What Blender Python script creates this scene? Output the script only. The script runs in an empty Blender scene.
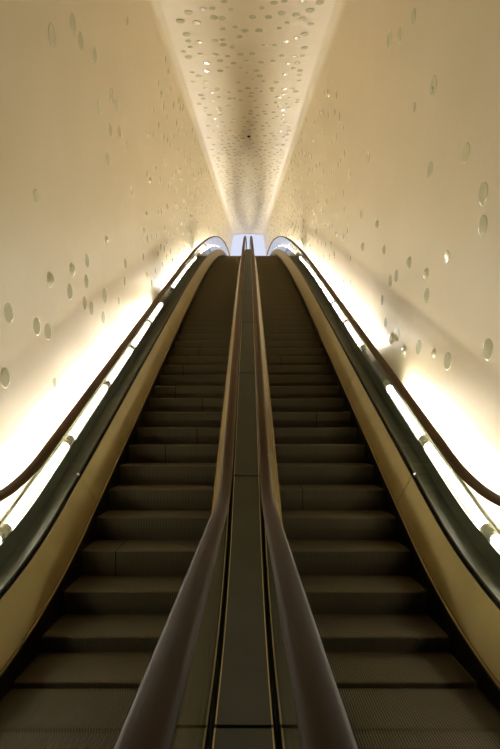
import bpy, bmesh, math, random
from mathutils import Vector, Matrix
random.seed(7)
S = bpy.context.scene
COL = S.collection
S.view_settings.view_transform = 'Standard'
S.view_settings.look = 'None'
S.view_settings.exposure = 0.0
S.view_settings.gamma = 1.0
S.view_settings.use_curve_mapping = False
S.cycles.max_bounces = 14
S.cycles.diffuse_bounces = 8
S.cycles.transparent_max_bounces = 32
S.cycles.use_denoising = True
S.cycles.sample_clamp_indirect = 6.0

# ------------------------------------------------------------------ paths
END = 50.0          # upper end of the tunnel (metres ahead of the camera)
def arc(y):
    return -0.005 * max(0.0, y - 11.0) ** 2
def ramp(y, z0, z1, w):
    """flat at z0, then the straight slope z1 + y/2, blended over +-w, then the slow convex arc"""
    c = (z0 - z1) / 0.5
    if y < c - w: z = z0
    elif y < c + w: z = z0 + 0.5 / (4 * w) * (y - c + w) ** 2
    else: z = z1 + 0.5 * y
    return z + arc(y)
def step_z(y): return ramp(y, -1.52, -3.08, 0.57)
def deck_z(y): return ramp(y, -1.52, -3.08, 1.0)
def rail_z(y): return ramp(y, -0.47, -2.11, 0.5)
def frange(a, b, dense=True):
    out = [a]; y = a
    while y < b - 1e-6:
        st = 0.08 if 0.9 < y < 4.7 else (0.5 if y < 12 else 0.8)
        y = min(b, y + st)
        if b - y < 0.02: y = b
        out.append(y)
    return out

# ------------------------------------------------------------------ materials
def mat(name, color, rough=0.5, metal=0.0, spec=0.5, noise=None, bump=None, emit=None, coat=0.0):
    m = bpy.data.materials.new(name); m.use_nodes = True
    nt = m.node_tree; b = nt.nodes['Principled BSDF']
    b.inputs['Base Color'].default_value = (*color, 1)
    b.inputs['Roughness'].default_value = rough
    b.inputs['Metallic'].default_value = metal
    b.inputs['Specular IOR Level'].default_value = spec
    b.inputs['Coat Weight'].default_value = coat
    if emit:
        b.inputs['Emission Color'].default_value = (*emit[0], 1)
        b.inputs['Emission Strength'].default_value = emit[1]
    tc = nt.nodes.new('ShaderNodeTexCoord')
    if noise:
        c2, scale, detail = noise[:3]
        n = nt.nodes.new('ShaderNodeTexNoise'); n.inputs['Scale'].default_value = scale; n.inputs['Detail'].default_value = detail
        nt.links.new(tc.outputs['Object'], n.inputs['Vector'])
        r = nt.nodes.new('ShaderNodeValToRGB')
        r.color_ramp.elements[0].position = 0.32; r.color_ramp.elements[1].position = 0.68
        r.color_ramp.elements[0].color = (*color, 1); r.color_ramp.elements[1].color = (*c2, 1)
        nt.links.new(n.outputs['Fac'], r.inputs['Fac']); nt.links.new(r.outputs['Color'], b.inputs['Base Color'])
    if bump:
        n = nt.nodes.new('ShaderNodeTexNoise'); n.inputs['Scale'].default_value = bump[0]; n.inputs['Detail'].default_value = 4
        nt.links.new(tc.outputs['Object'], n.inputs['Vector'])
        bp = nt.nodes.new('ShaderNodeBump'); bp.inputs['Strength'].default_value = bump[1]; bp.inputs['Distance'].default_value = bump[2]
        nt.links.new(n.outputs['Fac'], bp.inputs['Height']); nt.links.new(bp.outputs['Normal'], b.inputs['Normal'])
    return m
M = {}
M['plaster'] = mat('polished_plaster', (0.76, 0.665, 0.455), 0.38, 0, 0.55, noise=((0.80, 0.70, 0.51), 0.9, 5), bump=(3.0, 0.3, 0.025))
M['disc'] = mat('disc_glass', (0.60, 0.575, 0.38), 0.12, 0, 0.9)
M['bronze'] = mat('brushed_bronze', (0.30, 0.22, 0.085), 0.42, 0.7, 0.5, noise=((0.26, 0.185, 0.067), 3.0, 6))
M['cover'] = mat('dark_cover_metal', (0.05, 0.043, 0.018), 0.55, 0.3, 0.28, noise=((0.04, 0.034, 0.014), 2.0, 6))
M['lit_edge'] = mat('lit_edge_tone', (0.45, 0.36, 0.16), 0.35, 0.9)  # bright tone standing in for light on the cover's chamfered edges
M['green'] = mat('green_grey_cladding', (0.085, 0.09, 0.055), 0.38, 0.3, 0.5, noise=((0.065, 0.072, 0.042), 2.5, 5))
M['black'] = mat('matt_black', (0.006, 0.006, 0.005), 0.8, 0, 0.2)
M['skirt'] = mat('black_skirt_metal', (0.012, 0.011, 0.009), 0.35, 0.3, 0.4)
M['rubber'] = mat('brown_rubber', (0.080, 0.041, 0.013), 0.55, 0, 0.10)
M['step'] = mat('grey_brown_aluminium', (0.165, 0.134, 0.070), 0.5, 0.3, 0.22, noise=((0.145, 0.116, 0.062), 4.0, 4))
M['seam'] = mat('dark_joint', (0.004, 0.004, 0.003), 0.8)
M['lamp'] = mat('lit_tube', (0.9, 0.9, 0.85), 0.3, emit=((1.0, 0.92, 0.83), 48.0))
M['lamp_off'] = mat('unlit_tube', (0.22, 0.22, 0.19), 0.2, 0, 0.5)
M['collar'] = mat('satin_steel', (0.62, 0.62, 0.52), 0.3, 0.6)
M['frame'] = mat('pale_frame', (0.8, 0.8, 0.8), 0.4)
M['floor'] = mat('concrete', (0.10, 0.09, 0.07), 0.8, noise=((0.08, 0.07, 0.06), 5, 4))
def glass_mat(name, tint, f0):
    m = bpy.data.materials.new(name); m.use_nodes = True
    nt = m.node_tree; nt.nodes.remove(nt.nodes['Principled BSDF'])
    out = nt.nodes['Material Output']
    t = nt.nodes.new('ShaderNodeBsdfTransparent'); t.inputs['Color'].default_value = (*tint, 1)
    g = nt.nodes.new('ShaderNodeBsdfGlossy'); g.inputs['Roughness'].default_value = 0.02
    # Schlick reflectance from the angle to the pane, the same on both faces of the sheet
    ge = nt.nodes.new('ShaderNodeNewGeometry')
    def mth(op, a, b=None):
        n = nt.nodes.new('ShaderNodeMath'); n.operation = op
        for i, v in enumerate((a, b)):
            if v is None: continue
            if isinstance(v, (int, float)): n.inputs[i].default_value = v
            else: nt.links.new(v, n.inputs[i])
        return n.outputs[0]
    dt = nt.nodes.new('ShaderNodeVectorMath'); dt.operation = 'DOT_PRODUCT'
    nt.links.new(ge.outputs['Normal'], dt.inputs[0]); nt.links.new(ge.outputs['Incoming'], dt.inputs[1])
    fac = mth('ADD', mth('MULTIPLY', mth('POWER', mth('SUBTRACT', 1.0, mth('ABSOLUTE', dt.outputs['Value'])), 5.0), 1.0 - f0), f0)
    mx = nt.nodes.new('ShaderNodeMixShader')
    nt.links.new(fac, mx.inputs[0]); nt.links.new(t.outputs[0], mx.inputs[1]); nt.links.new(g.outputs[0], mx.inputs[2])
    nt.links.new(mx.outputs[0], out.inputs['Surface'])
    return m
M['glass'] = glass_mat('clear_glass', (0.95, 0.965, 0.945), 0.025)
M['pane'] = glass_mat('window_glass', (0.97, 0.98, 0.99), 0.02)

# ------------------------------------------------------------------ object helpers
def link(name, me, m=None, parent=None, smooth=False):
    if m is not None: me.materials.append(m)
    if smooth:
        for p in me.polygons: p.use_smooth = True
    o = bpy.data.objects.new(name, me); COL.objects.link(o)
    if parent is not None:
        o.parent = parent
        o.matrix_parent_inverse = parent.matrix_world.inverted() if False else Matrix.Translation(-parent.location)
    return o
def empty(name, loc):
    o = bpy.data.objects.new(name, None); COL.objects.link(o); o.location = loc; o.empty_display_size = 0.2
    return o
def tag(o, label=None, cat=None, group=None, kind=None):
    if label: o['label'] = label
    if cat: o['category'] = cat
    if group: o['group'] = group
    if kind: o['kind'] = kind
    return o
def bm_mesh(name, bm):
    bmesh.ops.recalc_face_normals(bm, faces=bm.faces)
    me = bpy.data.meshes.new(name); bm.to_mesh(me); bm.free(); return me
def sweep(bm, prof, base, ys, closed=True):
    """sweep a profile of (x, height above the path) along the path"""
    rings = []
    for y in ys:
        z = base(y)
        rings.append([bm.verts.new((x, y, z + h)) for x, h in prof])
    n = len(prof)
    for a, b in zip(rings, rings[1:]):
        for i in range(n if closed else n - 1):
            j = (i + 1) % n
            bm.faces.new((a[i], a[j], b[j], b[i]))
    if closed:
        bm.faces.new(rings[0]); bm.faces.new(list(reversed(rings[-1])))
def swept(name, prof, base, y0, y1, m, parent=None, smooth=False, closed=True):
    bm = bmesh.new(); sweep(bm, prof, base, frange(y0, y1), closed)
    return link(name, bm_mesh(name, bm), m, parent, smooth)
def slab(p0, p1, t):
    """thin four-sided profile along p0-p1, thickness t towards the underside"""
    dx, dh = p1[0] - p0[0], p1[1] - p0[1]; L = math.hypot(dx, dh)
    nx, nh = dh / L * t, -dx / L * t
    if nh > 0: nx, nh = -nx, -nh
    return [p0, p1, (p1[0] + nx, p1[1] + nh), (p0[0] + nx, p0[1] + nh)]
def box(bm, x0, x1, y0, y1, z0, z1):
    v = [bm.verts.new((x, y, z)) for z in (z0, z1) for y in (y0, y1) for x in (x0, x1)]
    for f in ((0, 1, 3, 2), (4, 6, 7, 5), (0, 4, 5, 1), (2, 3, 7, 6), (0, 2, 6, 4), (1, 5, 7, 3)): bm.faces.new([v[i] for i in f])

# ------------------------------------------------------------------ the tunnel
XK = 1.5                                   # half width of the flat ceiling
def eave_z(y): return 4.39 + 0.294 * y     # straight ceiling edge, less steep than the stairs
def foot_z(y): return deck_z(y) + 0.2
def wall_x(y, z):
    t = max(0.0, min(1.0, (z - foot_z(y)) / (eave_z(y) - foot_z(y))))
    return 1.90 - 0.40 * t ** 2.5
def ceil_z(x, y): return eave_z(y) - 0.01 + 0.05 * (1 - (min(1.15, abs(x)) / 1.2) ** 2)
def wall_frame(sd, y, z):
    e = 0.01
    p = Vector((sd * wall_x(y, z), y, z))
    dy = Vector((sd * (wall_x(y + e, z) - wall_x(y - e, z)), 2 * e, 0)); dz = Vector((sd * (wall_x(y, z + e) - wall_x(y, z - e)), 0, 2 * e))
    n = dy.cross(dz).normalized()
    return p, (n if n.x * sd < 0 else -n)
def ceil_frame(x, y):
    n = Vector((-0.1 * x / XK ** 2, -0.294, 1)).normalized()
    return Vector((x, y, ceil_z(x, y))), -n
def grid(name, rows):
    bm = bmesh.new(); vs = [[bm.verts.new(p) for p in r] for r in rows]
    for a, b in zip(vs, vs[1:]):
        for i in range(len(a) - 1): bm.faces.new((a[i], a[i + 1], b[i + 1], b[i]))
    me = bpy.data.meshes.new(name); bm.to_mesh(me); bm.free()
    me.materials.append(M['plaster']); me.materials.append(M['floor'])
    for p in me.polygons: p.material_index = 1 if p.center.y < 3.0 else 0   # dark finish added on the unseen lower end to dim the first steps
    o = link(name, me, None, None, True); tag(o, kind='structure'); return o
YS = [-2.5, -1.5, -0.5, 0.4] + frange(0.95, END)
RC = 0.18                                  # rounded corner between wall and ceiling
def corner(y, a):                          # a = 0 at the wall, 90 at the ceiling
    e = eave_z(y) - 0.01; xw = wall_x(y, e - RC); r = math.radians(a)
    return xw - RC * (1 - math.cos(r)), e - RC * (1 - math.sin(r))
def tunnel_part(sd, name):
    rows = []
    for y in YS:
        f, e = foot_z(y), eave_z(y) - 0.01 - RC; r = [(sd * 1.9, y, f - 0.95)]
        for i in range(33):
            z = f + (e - f) * i / 32
            r.append((sd * wall_x(y, z), y, z))
        for k in range(1, 10):
            x, z = corner(y, k * 5); r.append((sd * x, y, z))
        rows.append(r)
    return grid(name, rows)
def ceiling_row(y):
    half = [corner(y, 45 + k * 5) for k in range(10)]
    xe, ze = half[-1]
    mid = [(xe * (1 - i / 8), ze + 0.05 * (1 - (1 - i / 8) ** 2)) for i in range(1, 8)]
    h = half + mid
    return [(-x, y, z) for x, z in h] + [(0, y, ze + 0.05)] + [(x, y, z) for x, z in reversed(h)]
wr = tunnel_part(1, 'wall_right')
ce = grid('ceiling', [ceiling_row(y) for y in YS])
wl = tunnel_part(-1, 'wall_left')
tag(wr, 'curved beige polished plaster wall right of the escalators'); tag(wl, 'curved beige polished plaster wall left of the escalators')
tag(ce, 'vaulted pale plaster ceiling of the tunnel dotted with small discs')
# tunnel floor far below the steps, landing and the wall behind the viewer
fl = swept('floor', [(-1.9, -0.60), (1.9, -0.60), (1.9, -0.70), (-1.9, -0.70)], deck_z, -2.5, END, M['floor']); tag(fl, kind='structure')
bm = bmesh.new()
def section(y):
    f, e = foot_z(y), eave_z(y); zs = [f + (e - f) * i / 24 for i in range(25)]
    return [(wall_x(y, z), z) for z in zs] + [(x, ceil_z(x, y)) for x in (1.0, .5, 0, -.5, -1.0)] + [(-wall_x(y, z), z) for z in reversed(zs)]
ring = [bm.verts.new((x, -2.5, z)) for x, z in section(-2.5)]
bm.faces.new(ring)
r2 = bmesh.ops.extrude_face_region(bm, geom=list(bm.faces))['geom']
bmesh.ops.translate(bm, verts=[v for v in r2 if isinstance(v, bmesh.types.BMVert)], vec=(0, -0.1, 0))
wb = link('wall_back', bm_mesh('wall_back', bm), M['floor']); tag(wb, kind='structure')
# window at the top end of the tunnel, opening to daylight
win = empty('window_1', (0, END, deck_z(END))); tag(win, 'bright daylight window closing the far upper end of the tunnel', kind='structure')
bm = bmesh.new()
out = section(END); zm = (foot_z(END) + eave_z(END)) / 2
inn = [(x * 0.985, zm + (z - zm) * 0.985) for x, z in out]
N = len(out) - 1
rings = []
for y in (END - 0.02, END + 0.06):
    a = [bm.verts.new((x, y, z)) for x, z in out]; b = [bm.verts.new((x, y, z)) for x, z in inn]
    for i in range(N): bm.faces.new((a[i], a[i + 1], b[i + 1], b[i]))
    rings.append((a, b))
for i in range(N): bm.faces.new((rings[0][1][i], rings[0][1][i + 1], rings[1][1][i + 1], rings[1][1][i]))
link('window_frame', bm_mesh('window_frame', bm), M['frame'], win)
bm = bmesh.new(); bm.faces.new([bm.verts.new((x, END + 0.03, z)) for x, z in inn])
link('pane', bm_mesh('pane', bm), M['pane'], win)

# ------------------------------------------------------------------ escalators
PANEL = [-1.2, 1.94, 4.54]
while PANEL[-1] < END - 3: PANEL.append(PANEL[-1] + 2.36)
PANEL.append(END - 0.3)
GAP = 0.012
NRIB = 72
def step_mesh():
    bm = bmesh.new(); W = 0.515; p = 2 * W / NRIB
    # path from the foot of the riser over the nosing to the back of the tread: point and inward normal
    # riser ribs are shallow, tread grooves deep
    depth = (0.011, 0.011, 0.011, 0.011, 0.024)
    path = [((0.03, -0.225), (1, 0)), ((0.004, -0.11), (1, 0)), ((0.0, -0.012), (1, 0)), ((0.006, 0.0), (0.3, -1)), ((0.388, 0.0), (0, -1))]
    rows = []
    xs = []
    for i in range(NRIB):
        x = -W + i * p
        xs += [(x, 0), (x + p * 0.36, 0), (x + p * 0.42, 1), (x + p * 0.94, 1)]
    xs.append((W, 0))
    for ((y, z), (ny, nz)), dg in zip(path, depth):
        rows.append([bm.verts.new((x, y + ny * dg * g, z + nz * dg * g)) for x, g in xs])
    for a, b in zip(rows, rows[1:]):
        for i in range(len(xs) - 1): bm.faces.new((a[i], a[i + 1], b[i + 1], b[i]))
    me = bpy.data.meshes.new('step'); 
    box(bm, -W, W, 0.035, 0.39, -0.06, -0.026)
    bmesh.ops.recalc_face_normals(bm, faces=bm.faces)
    bm.to_mesh(me); bm.free(); me.materials.append(M['step']); return me
STEP = step_mesh()
def seam_mesh():
    bm = bmesh.new(); box(bm, -0.004, 0.004, -0.003, 0.0, -0.20, -0.004); box(bm, -0.004, 0.004, 0.0, 0.38, 0.0, 0.002)
    me = bm_mesh('step_seam', bm); me.materials.append(M['seam']); return me
SEAM = seam_mesh()
def rail_mesh(xc, y0, y1):
    """C-shaped rubber rail following its path, turned down around the newel at the lower end"""
    prof = [(-0.040, 0.000), (-0.037, 0.014), (-0.026, 0.022), (0, 0.025), (0.026, 0.022), (0.037, 0.014), (0.040, 0.0), (0.036, -0.014), (0.024, -0.02), (0.0, -0.016), (-0.024, -0.02), (-0.036, -0.014)]
    bm = bmesh.new(); pts = []
    zf = rail_z(y0)
    for k in range(14, 0, -1):
        a = math.pi / 14 * k
        pts.append((y0 - 0.34 * math.sin(a), zf - 0.34 + 0.34 * math.cos(a)))
    pts.insert(0, (y0 + 0.5, zf - 0.68))
    pts += [(y, rail_z(y)) for y in frange(y0, y1)]
    if y1 >= END - 1: pass
    rings = []
    for i, (y, z) in enumerate(pts):
        a = pts[max(0, i - 1)]; b = pts[min(len(pts) - 1, i + 1)]
        t = Vector((0, b[0] - a[0], b[1] - a[1])).normalized(); n = Vector((0, -t.z, t.y))
        rings.append([bm.verts.new(Vector((xc + px, y, z)) + n * ph) for px, ph in prof])
    for a, b in zip(rings, rings[1:]):
        for i in range(12): bm.faces.new((a[i], a[(i + 1) % 12], b[(i + 1) % 12], b[i]))
    bm.faces.new(rings[0]); bm.faces.new(list(reversed(rings[-1])))
    return bm_mesh('handrail', bm)
SEAMS = {-1: [(3.98, -1.07), (5.81, -.93), (6.18, -.61), (7.0, -.62), (7.26, -1.05), (8.02, -1.04), (8.65, -1.03), (9.0, -.86)],
         1: [(5.1, .55), (8.65, .58), (6.6, .9)]}
def escalator(sx):
    side = 'left' if sx < 0 else 'right'
    cx = 0.83 * sx
    e = empty('escalator', (cx, 0.0, -1.52))
    tag(e, 'escalator on the %s of the central cover strip, with dark ribbed steps and bronze edges' % side, 'escalator', 'escalators side by side in the tunnel')
    # steps, 0.4 m apart
    k = 0
    first = None
    y = 1.3
    while y < 36.0:
        if first is None:
            s = bpy.data.objects.new('step', STEP); first = s
        else: s = first.copy()
        COL.objects.link(s); s.parent = e
        s.location = (0, y, step_z(y) + 1.52)
        for (d, x) in SEAMS[sx]:
            if abs(d - y) <= 0.2:
                q = bpy.data.objects.new('step_seam', SEAM); COL.objects.link(q); q.parent = s; q.location = (x - cx, 0, 0)
        k += 1; y += 0.4
    bm = bmesh.new(); box(bm, cx - 0.515, cx + 0.515, -1.6, 1.29, -1.56, -1.52)
    link('comb_plate', bm_mesh('comb_plate', bm), M['step'], e)
    for q in (-1, 1):      # both sides of the step band
        X = lambda u: cx + q * u
        swept('skirt', [(X(0.521), -0.30), (X(0.521), 0.08), (X(0.53), 0.08), (X(0.53), -0.30)], deck_z, -1.2, END - 0.3, M['skirt'], e)
        swept('skirt_trim', [(X(0.519), 0.078), (X(0.519), 0.092), (X(0.533), 0.092), (X(0.533), 0.078)], deck_z, -1.2, END - 0.3, M['bronze'], e)
        swept('casing', [(X(0.533), 0.06), (X(0.67), 0.315), (X(0.704), 0.315), (X(0.704), -0.4), (X(0.533), -0.4)], deck_z, -1.2, END - 0.3, M['black'], e)
        for a, b in zip(PANEL, PANEL[1:]):
            swept('deck_panel', slab((X(0.535), 0.095), (X(0.668), 0.34), 0.006), deck_z, a + GAP * .3, b - GAP * .3, M['bronze'], e)
            # glass from the deck up to the rail
            bm = bmesh.new(); ys = frange(max(a, -1.1) + 0.004, b - 0.004); rings = []
            for y in ys:
                z0, z1 = deck_z(y) + 0.325, rail_z(y) - 0.015
                rings.append([bm.verts.new((X(u), y, z)) for u, z in ((0.689, z0), (0.701, z0), (0.701, z1), (0.689, z1))])
            for r1, r2 in zip(rings, rings[1:]):
                for i in range(4): bm.faces.new((r1[i], r1[(i + 1) % 4], r2[(i + 1) % 4], r2[i]))
            bm.faces.new(rings[0]); bm.faces.new(rings[-1])
            link('glass_panel', bm_mesh('glass_panel', bm), M['glass'], e)
        link('handrail', rail_mesh(X(0.695), -0.9, END - 0.5), M['rubber'], e, True)
    return e
for sx in (-1, 1): escalator(sx)

# central cover strip between the two escalators
cs = empty('divider_cover', (0, 1.94, deck_z(1.94))); tag(cs, 'narrow dark metal cover strip running up between the two escalators', 'cover strip')
for a, b in zip(PANEL, PANEL[1:]):
    swept('cover_panel', [(-0.108, 0.35), (0.108, 0.35), (0.108, 0.335), (-0.108, 0.335)], deck_z, a + GAP, b - GAP, M['cover'], cs)
    for q in (-1, 1):
        swept('lit_chamfer', [(q * 0.108, 0.352), (q * 0.114, 0.352), (q * 0.114, 0.33), (q * 0.108, 0.33)], deck_z, a + GAP, b - GAP, M['lit_edge'], cs)  # light along the chamfer, put in as a thin bright strip
swept('cover_base', [(-0.094, 0.325), (0.094, 0.325), (0.094, -0.4), (-0.094, -0.4)], deck_z, -1.2, END - 0.3, M['black'], cs)

# outer cladding and lamps
def cladding(sx):
    side = 'left' if sx < 0 else 'right'
    X = lambda u: sx * u
    c = empty('side_cladding', (sx * 1.7, 1.94, deck_z(1.94)))
    tag(c, 'dark green-grey metal cladding between the %s escalator and the %s plaster wall' % (side, side), 'cladding')
    for a, b in zip(PANEL, PANEL[1:]):
        swept('cladding_panel', [(X(1.537), 0.355), (X(1.659), 0.365), (X(1.659), 0.345), (X(1.537), 0.335)], deck_z, a + GAP * .4, b - GAP * .4, M['green'], c)
        swept('fascia', [(X(1.66), 0.33), (X(1.672), 0.33), (X(1.672), FTOP), (X(1.66), FTOP)], deck_z, a + GAP * .2, b - GAP * .2, M['green'], c)
    swept('ledge', [(X(1.674), FTOP - 0.06), (X(1.84), FTOP - 0.06), (X(1.84), FTOP - 0.09), (X(1.674), FTOP - 0.09)], deck_z, -1.2, END - 0.3, M['green'], c)
    swept('cladding_base', [(X(1.545), 0.33), (X(1.659), 0.33), (X(1.659), -0.4), (X(1.545), -0.4)], deck_z, -1.2, END - 0.3, M['black'], c)
    return c
FTOP = 0.51
ORD = ['lowest', 'second', 'third', 'fourth', 'fifth', 'sixth', 'seventh', 'eighth', 'ninth', 'tenth', 'eleventh', 'twelfth', 'thirteenth', 'fourteenth', 'fifteenth',
       'sixteenth', 'seventeenth', 'eighteenth', 'nineteenth', 'twentieth']
R_LAMP = 0.032
LX, LH = 1.712, 0.522
def tube_between(bm, a, b, r, n=14):
    a = Vector(a); b = Vector(b); t = (b - a).normalized(); u = Vector((1, 0, 0)); v = t.cross(u).normalized()
    r1 = [bm.verts.new(a + (u * math.cos(2 * math.pi * i / n) + v * math.sin(2 * math.pi * i / n)) * r) for i in range(n)]
    r2 = [bm.verts.new(b + (u * math.cos(2 * math.pi * i / n) + v * math.sin(2 * math.pi * i / n)) * r) for i in range(n)]
    for i in range(n): bm.faces.new((r1[i], r1[(i + 1) % n], r2[(i + 1) % n], r2[i]))
    bm.faces.new(r1); bm.faces.new(list(reversed(r2)))
def lamps(sx, off):
    side = 'left' if sx < 0 else 'right'
    k = -1; y = 3.5 - 1.29; nlit = 0
    while y + 1.29 < END:
        a = Vector((sx * LX, y + 0.05, deck_z(y + 0.05) + LH)); b = Vector((sx * LX, y + 1.24, deck_z(y + 1.24) + LH))
        o = empty('tube_lamp', (a + b) / 2)
        lit = k not in off
        i = k
        if lit and k >= 0: nlit += 1
        if not lit: lab = ('unlit tube lamp on the %s cladding ledge, ' % side) + ('dark gap low in the row' if k < 8 else 'dark gap near the top of the row')
        elif i < 0: lab = 'glowing tube lamp at the foot of the %s ledge, cut by the picture edge' % side
        elif nlit < 16: lab = 'glowing tube lamp on the %s ledge, %s lit one counted from below' % (side, ORD[nlit])
        else: lab = 'glowing tube lamp far up the %s ledge near the crest' % side
        tag(o, lab, 'lamp', 'tube lamps along the %s wall' % side)
        bm = bmesh.new(); tube_between(bm, a, b, R_LAMP)
        link('tube', bm_mesh('tube', bm), M['lamp'] if lit else M['lamp_off'], o, True)
        d = (b - a).normalized()
        for p in (a, b):
            bm = bmesh.new(); tube_between(bm, p - d * 0.028, p + d * 0.028, R_LAMP + 0.006)
            box(bm, p.x - 0.012, p.x + 0.012, p.y - 0.012, p.y + 0.012, p.z - 0.074, p.z - R_LAMP)
            link('end_collar', bm_mesh('end_collar', bm), M['collar'], o)
        k += 1; y += 1.29
for sx, off in ((-1, (5, 10)), (1, (2, 10))):
    cladding(sx); lamps(sx, off)

# ------------------------------------------------------------------ glass discs set in the plaster
def disc_mesh(dome):
    bm = bmesh.new(); n = 24 if dome < 0.1 else 10; e = 0.022
    prof = [(1.0, -0.03), (0.99, e), (0.85, e + dome * 0.3), (0.6, e + dome * 0.65), (0.3, e + dome * 0.92)] if dome < 0.1 else [(1.0, -0.03), (0.99, e), (0.72, e + dome * 0.55), (0.35, e + dome * 0.9)]
    rings = [[bm.verts.new((r * math.cos(2 * math.pi * i / n), r * math.sin(2 * math.pi * i / n), z)) for i in range(n)] for r, z in prof]
    for a, b in zip(rings, rings[1:]):
        for i in range(n): bm.faces.new((a[i], a[(i + 1) % n], b[(i + 1) % n], b[i]))
    c = bm.verts.new((0, 0, e + dome))
    for i in range(n): bm.faces.new((rings[-1][i], rings[-1][(i + 1) % n], c))
    bm.faces.new(list(reversed(rings[0])))
    me = bm_mesh('glass_disc', bm); me.materials.append(M['disc'])
    for p in me.polygons: p.use_smooth = dome < 0.1
    return me
FLAT, DOME = disc_mesh(0.01), disc_mesh(0.42)
def disc_matrix(frame, r, tilt=(0, 0)):
    p, n = frame
    along = Vector((0, 1, 0.3)); along = (along - n * along.dot(n)).normalized()
    side = along.cross(n)
    m = Matrix((side, along, n)).transposed().to_4x4()
    m = m @ Matrix.Rotation(tilt[0], 4, 'X') @ Matrix.Rotation(tilt[1], 4, 'Y')
    return Matrix.Translation(p) @ m @ Matrix.Diagonal((r, r, r, 1))
NEAR = {
 -1: [(3.97, 0.89, 0.159, 0, 'upper large green-grey disc near the left edge of the left wall'),
      (4.51, 0.89, 0.162, 0, 'left one of two side-by-side green-grey discs low on the left wall'),
      (4.76, 0.89, 0.162, 0, 'right one of two side-by-side green-grey discs low on the left wall'),
      (3.93, 0.37, 0.165, 0, 'lowest large green-grey disc at the left edge of the left wall'),
      (4.78, 1.39, 0.153, 1, 'sparkling clear disc on the left wall, the leftmost of two glinting ones'),
      (5.37, 1.67, 0.15, 1, 'sparkling clear disc on the left wall, the rightmost of two glinting ones'),
      (5.32, 1.42, 0.17, 0, 'green-grey disc right below the glinting discs of the left wall'),
      (5.86, 1.68, 0.164, 0, 'middle disc of a short column of green-grey discs on the left wall'),
      (5.86, 1.92, 0.164, 0, 'top disc of a short column of green-grey discs on the left wall'),
      (5.82, 1.42, 0.151, 0, 'bottom disc of a short column of green-grey discs on the left wall'),
      (6.08, 1.42, 0.158, 0, 'small disc beside the foot of the disc column on the left wall'),
      (6.63, 1.71, 0.199, 0, 'narrow disc right of the disc column on the left wall'),
      (6.59, 1.42, 0.158, 0, 'narrow disc just above the bright glow of the left wall'),
      (7.72, 2.49, 0.154, 0, None),
      (7.68, 2.21, 0.138, 0, None),
      (4.94, 0.42, 0.099, 0, None),
      (6.65, 2.46, 0.12, 1, None),
      (4.53, 3.53, 0.181, 0, None),
      (4.99, 4.0, 0.179, 0, None),
      (5.24, 4.02, 0.168, 0, None),
      (5.7, 4.22, 0.16, 0, None),
      (6.04, 3.84, 0.169, 0, None),
      (6.48, 4.27, 0.169, 0, None),
      (6.56, 3.87, 0.158, 0, None),
      (6.52, 3.46, 0.17, 0, None),
      (7.37, 4.13, 0.162, 0, None),
      (6.74, 4.32, 0.162, 0, None),
      (4.4, 2.02, 0.106, 0, None)],
 1: [(3.91, 0.59, 0.172, 0, 'largest green-grey disc near the right edge of the right wall'),
      (4.71, 0.6, 0.17, 0, 'pale green-grey disc at the upper rim of the right wall glow'),
      (5.52, 0.86, 0.166, 0, 'narrow green-grey disc left of the pale disc on the right wall'),
      (5.24, 1.36, 0.157, 0, 'green-grey disc right below the glinting disc of the right wall'),
      (5.23, 1.58, 0.136, 1, 'brightest sparkling clear disc of the right wall above a green one'),
      (5.78, 1.88, 0.139, 1, 'sparkling clear disc of the right wall, upper left of the brightest one'),
      (6.31, 1.88, 0.164, 0, 'right one of a close pair of narrow discs on the right wall'),
      (6.59, 1.9, 0.171, 0, 'left one of a close pair of narrow discs on the right wall'),
      (6.31, 1.14, 0.164, 0, 'dark narrow disc low on the right wall above the handrail'),
      (6.58, 1.14, 0.158, 1, 'glinting disc low on the right wall beside a dark narrow disc'),
      (6.03, 0.88, 0.157, 1, 'lowest glinting disc of the right wall just over the handrail'),
      (6.86, 1.41, 0.137, 0, None),
      (3.91, 1.81, 0.172, 0, 'upper one of two tall pale discs at the right edge of the right wall'),
      (3.94, 1.57, 0.157, 0, 'lower one of two tall pale discs at the right edge of the right wall'),
      (4.18, 2.28, 0.151, 0, None),
      (4.68, 1.57, 0.131, 0, None),
      (7.17, 2.87, 0.143, 1, None),
      (6.84, 2.4, 0.123, 1, None),
      (4.79, 3.25, 0.172, 0, None),
      (7.49, 4.0, 0.195, 0, None),
      (4.82, 3.23, 0.07, 1, None),
      (5.99, 4.62, 0.18, 0, None),
      (5.15, 4.21, 0.144, 0, None),
      (5.63, 4.39, 0.158, 0, None)],
}
discs = []       # (score, mesh, matrix, label, group)
for sd, lst in NEAR.items():
    w = 'left' if sd < 0 else 'right'
    for y, z, dia, dm, lab in lst:
        mt = disc_matrix(wall_frame(sd, y, z), dia / 2, (random.uniform(-.006, .006), random.uniform(-.006, .006)))
        discs.append((100.0 if lab else 50.0, DOME if dm else FLAT, mt, lab or 'small round glass disc set in the %s plaster wall' % w, 'glass discs in the %s wall' % w))
taken = {sd: [(y, z) for y, z, *_ in lst] for sd, lst in NEAR.items()}
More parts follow.
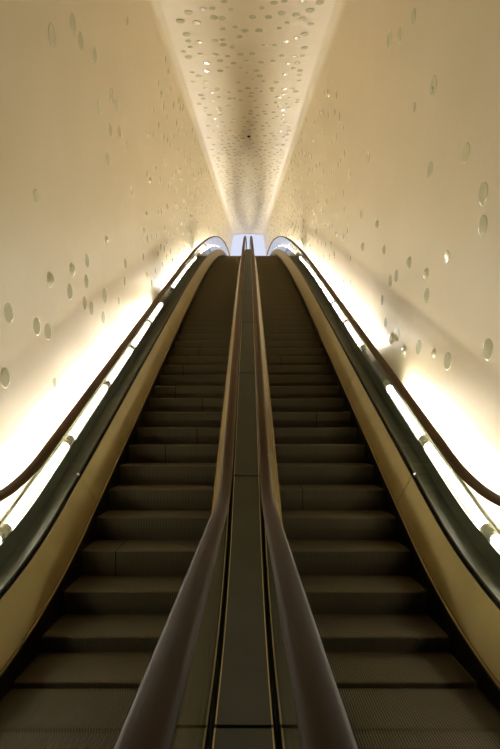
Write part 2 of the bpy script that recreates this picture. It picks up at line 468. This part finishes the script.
for sd in (-1, 1):   # scattered further up the walls
    w = 'left' if sd < 0 else 'right'
    for i in range(1700):
        y = 5.0 + 37.0 * random.random() ** 1.0
        h = foot_z(y) + 0.7 + (eave_z(y) - foot_z(y) - 0.9) * random.random()
        if y < 9 and random.random() > 0.08: continue
        if y < 14 and random.random() > 0.6: continue
        if any(abs(a - y) < 0.28 and abs(b - h) < 0.3 for a, b in taken[sd]): continue
        taken[sd].append((y, h)); dia = random.uniform(0.10, 0.17)
        mt = disc_matrix(wall_frame(sd, y, h), dia / 2, (random.gauss(0, .018), random.gauss(0, .018)))
        discs.append((dia / y, DOME if random.random() < 0.35 else FLAT, mt, 'small round glass disc set in the %s plaster wall' % w, 'glass discs in the %s wall' % w))
y = 7.6; row = 0
while y < 46:        # loose rows on the vault
    for c in range(-5, 6):
        if random.random() < 0.2: continue
        x = c * 0.26 + (0.13 if row % 2 else 0) + random.uniform(-.08, .08)
        if abs(x) > 1.25: continue
        dia = random.uniform(0.09, 0.15)
        yy = y + random.uniform(-.12, .12)
        if abs(yy - 15.6) < .3 and abs(c) < 1: continue
        mt = disc_matrix(ceil_frame(x, yy), dia / 2, (random.gauss(0, .008), random.gauss(0, .008)))
        discs.append((dia / yy * 0.9, FLAT, mt, 'small round glass disc set in the vaulted ceiling', 'glass discs in the ceiling'))
    y += 0.33; row += 1
discs.sort(key=lambda q: -q[0])
first = None
for sc_, me, mt, lab, grp in discs[:300]:
    o = bpy.data.objects.new('glass_disc', me) if first is None else first.copy()
    if first is None: first = o
    o.data = me; COL.objects.link(o); o.matrix_world = mt; tag(o, lab, 'disc', grp)
bm = bmesh.new()
for sc_, me, mt, lab, grp in discs[300:]:
    n = 12; c = 0.42 if me is DOME else 0.01
    a = [bm.verts.new(mt @ Vector((math.cos(2 * math.pi * i / n), math.sin(2 * math.pi * i / n), -0.02))) for i in range(n)]
    b = [bm.verts.new(mt @ Vector((math.cos(2 * math.pi * i / n), math.sin(2 * math.pi * i / n), 0.022))) for i in range(n)]
    d = [bm.verts.new(mt @ Vector((.5 * math.cos(2 * math.pi * i / n), .5 * math.sin(2 * math.pi * i / n), 0.012 + c * .75))) for i in range(n)]
    top = bm.verts.new(mt @ Vector((0, 0, 0.012 + c)))
    for i in range(n):
        j = (i + 1) % n
        bm.faces.new((a[i], a[j], b[j], b[i])); bm.faces.new((b[i], b[j], d[j], d[i])); bm.faces.new((d[i], d[j], top))
o = link('glass_discs', bm_mesh('glass_discs', bm), M['disc'], None, True)
tag(o, 'hundreds of tiny glass discs far up the tunnel walls and ceiling', 'disc', kind='stuff')
# small black fixture on the crown of the vault
bm = bmesh.new()
mt = disc_matrix(ceil_frame(0.03, 15.6), 0.06)
bmesh.ops.create_cone(bm, cap_ends=True, segments=20, radius1=1.0, radius2=0.7, depth=0.7, matrix=mt @ Matrix.Translation((0, 0, 0.3)))
o = link('ceiling_sensor', bm_mesh('ceiling_sensor', bm), M['black']); tag(o, 'single small black round fixture on the middle of the vaulted ceiling', 'sensor')

# ------------------------------------------------------------------ daylight beyond the far window, camera
W = bpy.data.worlds.new('World'); S.world = W; W.use_nodes = True
bg = W.node_tree.nodes['Background']; bg.inputs['Color'].default_value = (0.78, 0.82, 1.0, 1); bg.inputs['Strength'].default_value = 0.95
cam = bpy.data.cameras.new('Camera'); co = bpy.data.objects.new('Camera', cam); COL.objects.link(co); S.camera = co
co.location = (0.018, 0, 0); co.rotation_euler = (math.pi / 2, 0, 0)
cam.sensor_fit = 'AUTO'; cam.sensor_width = 36.0; cam.lens = 36.0 * 500 / 749
cam.shift_x = 1.5 / 749; cam.shift_y = 50.5 / 749; cam.clip_start = 0.02; cam.clip_end = 200
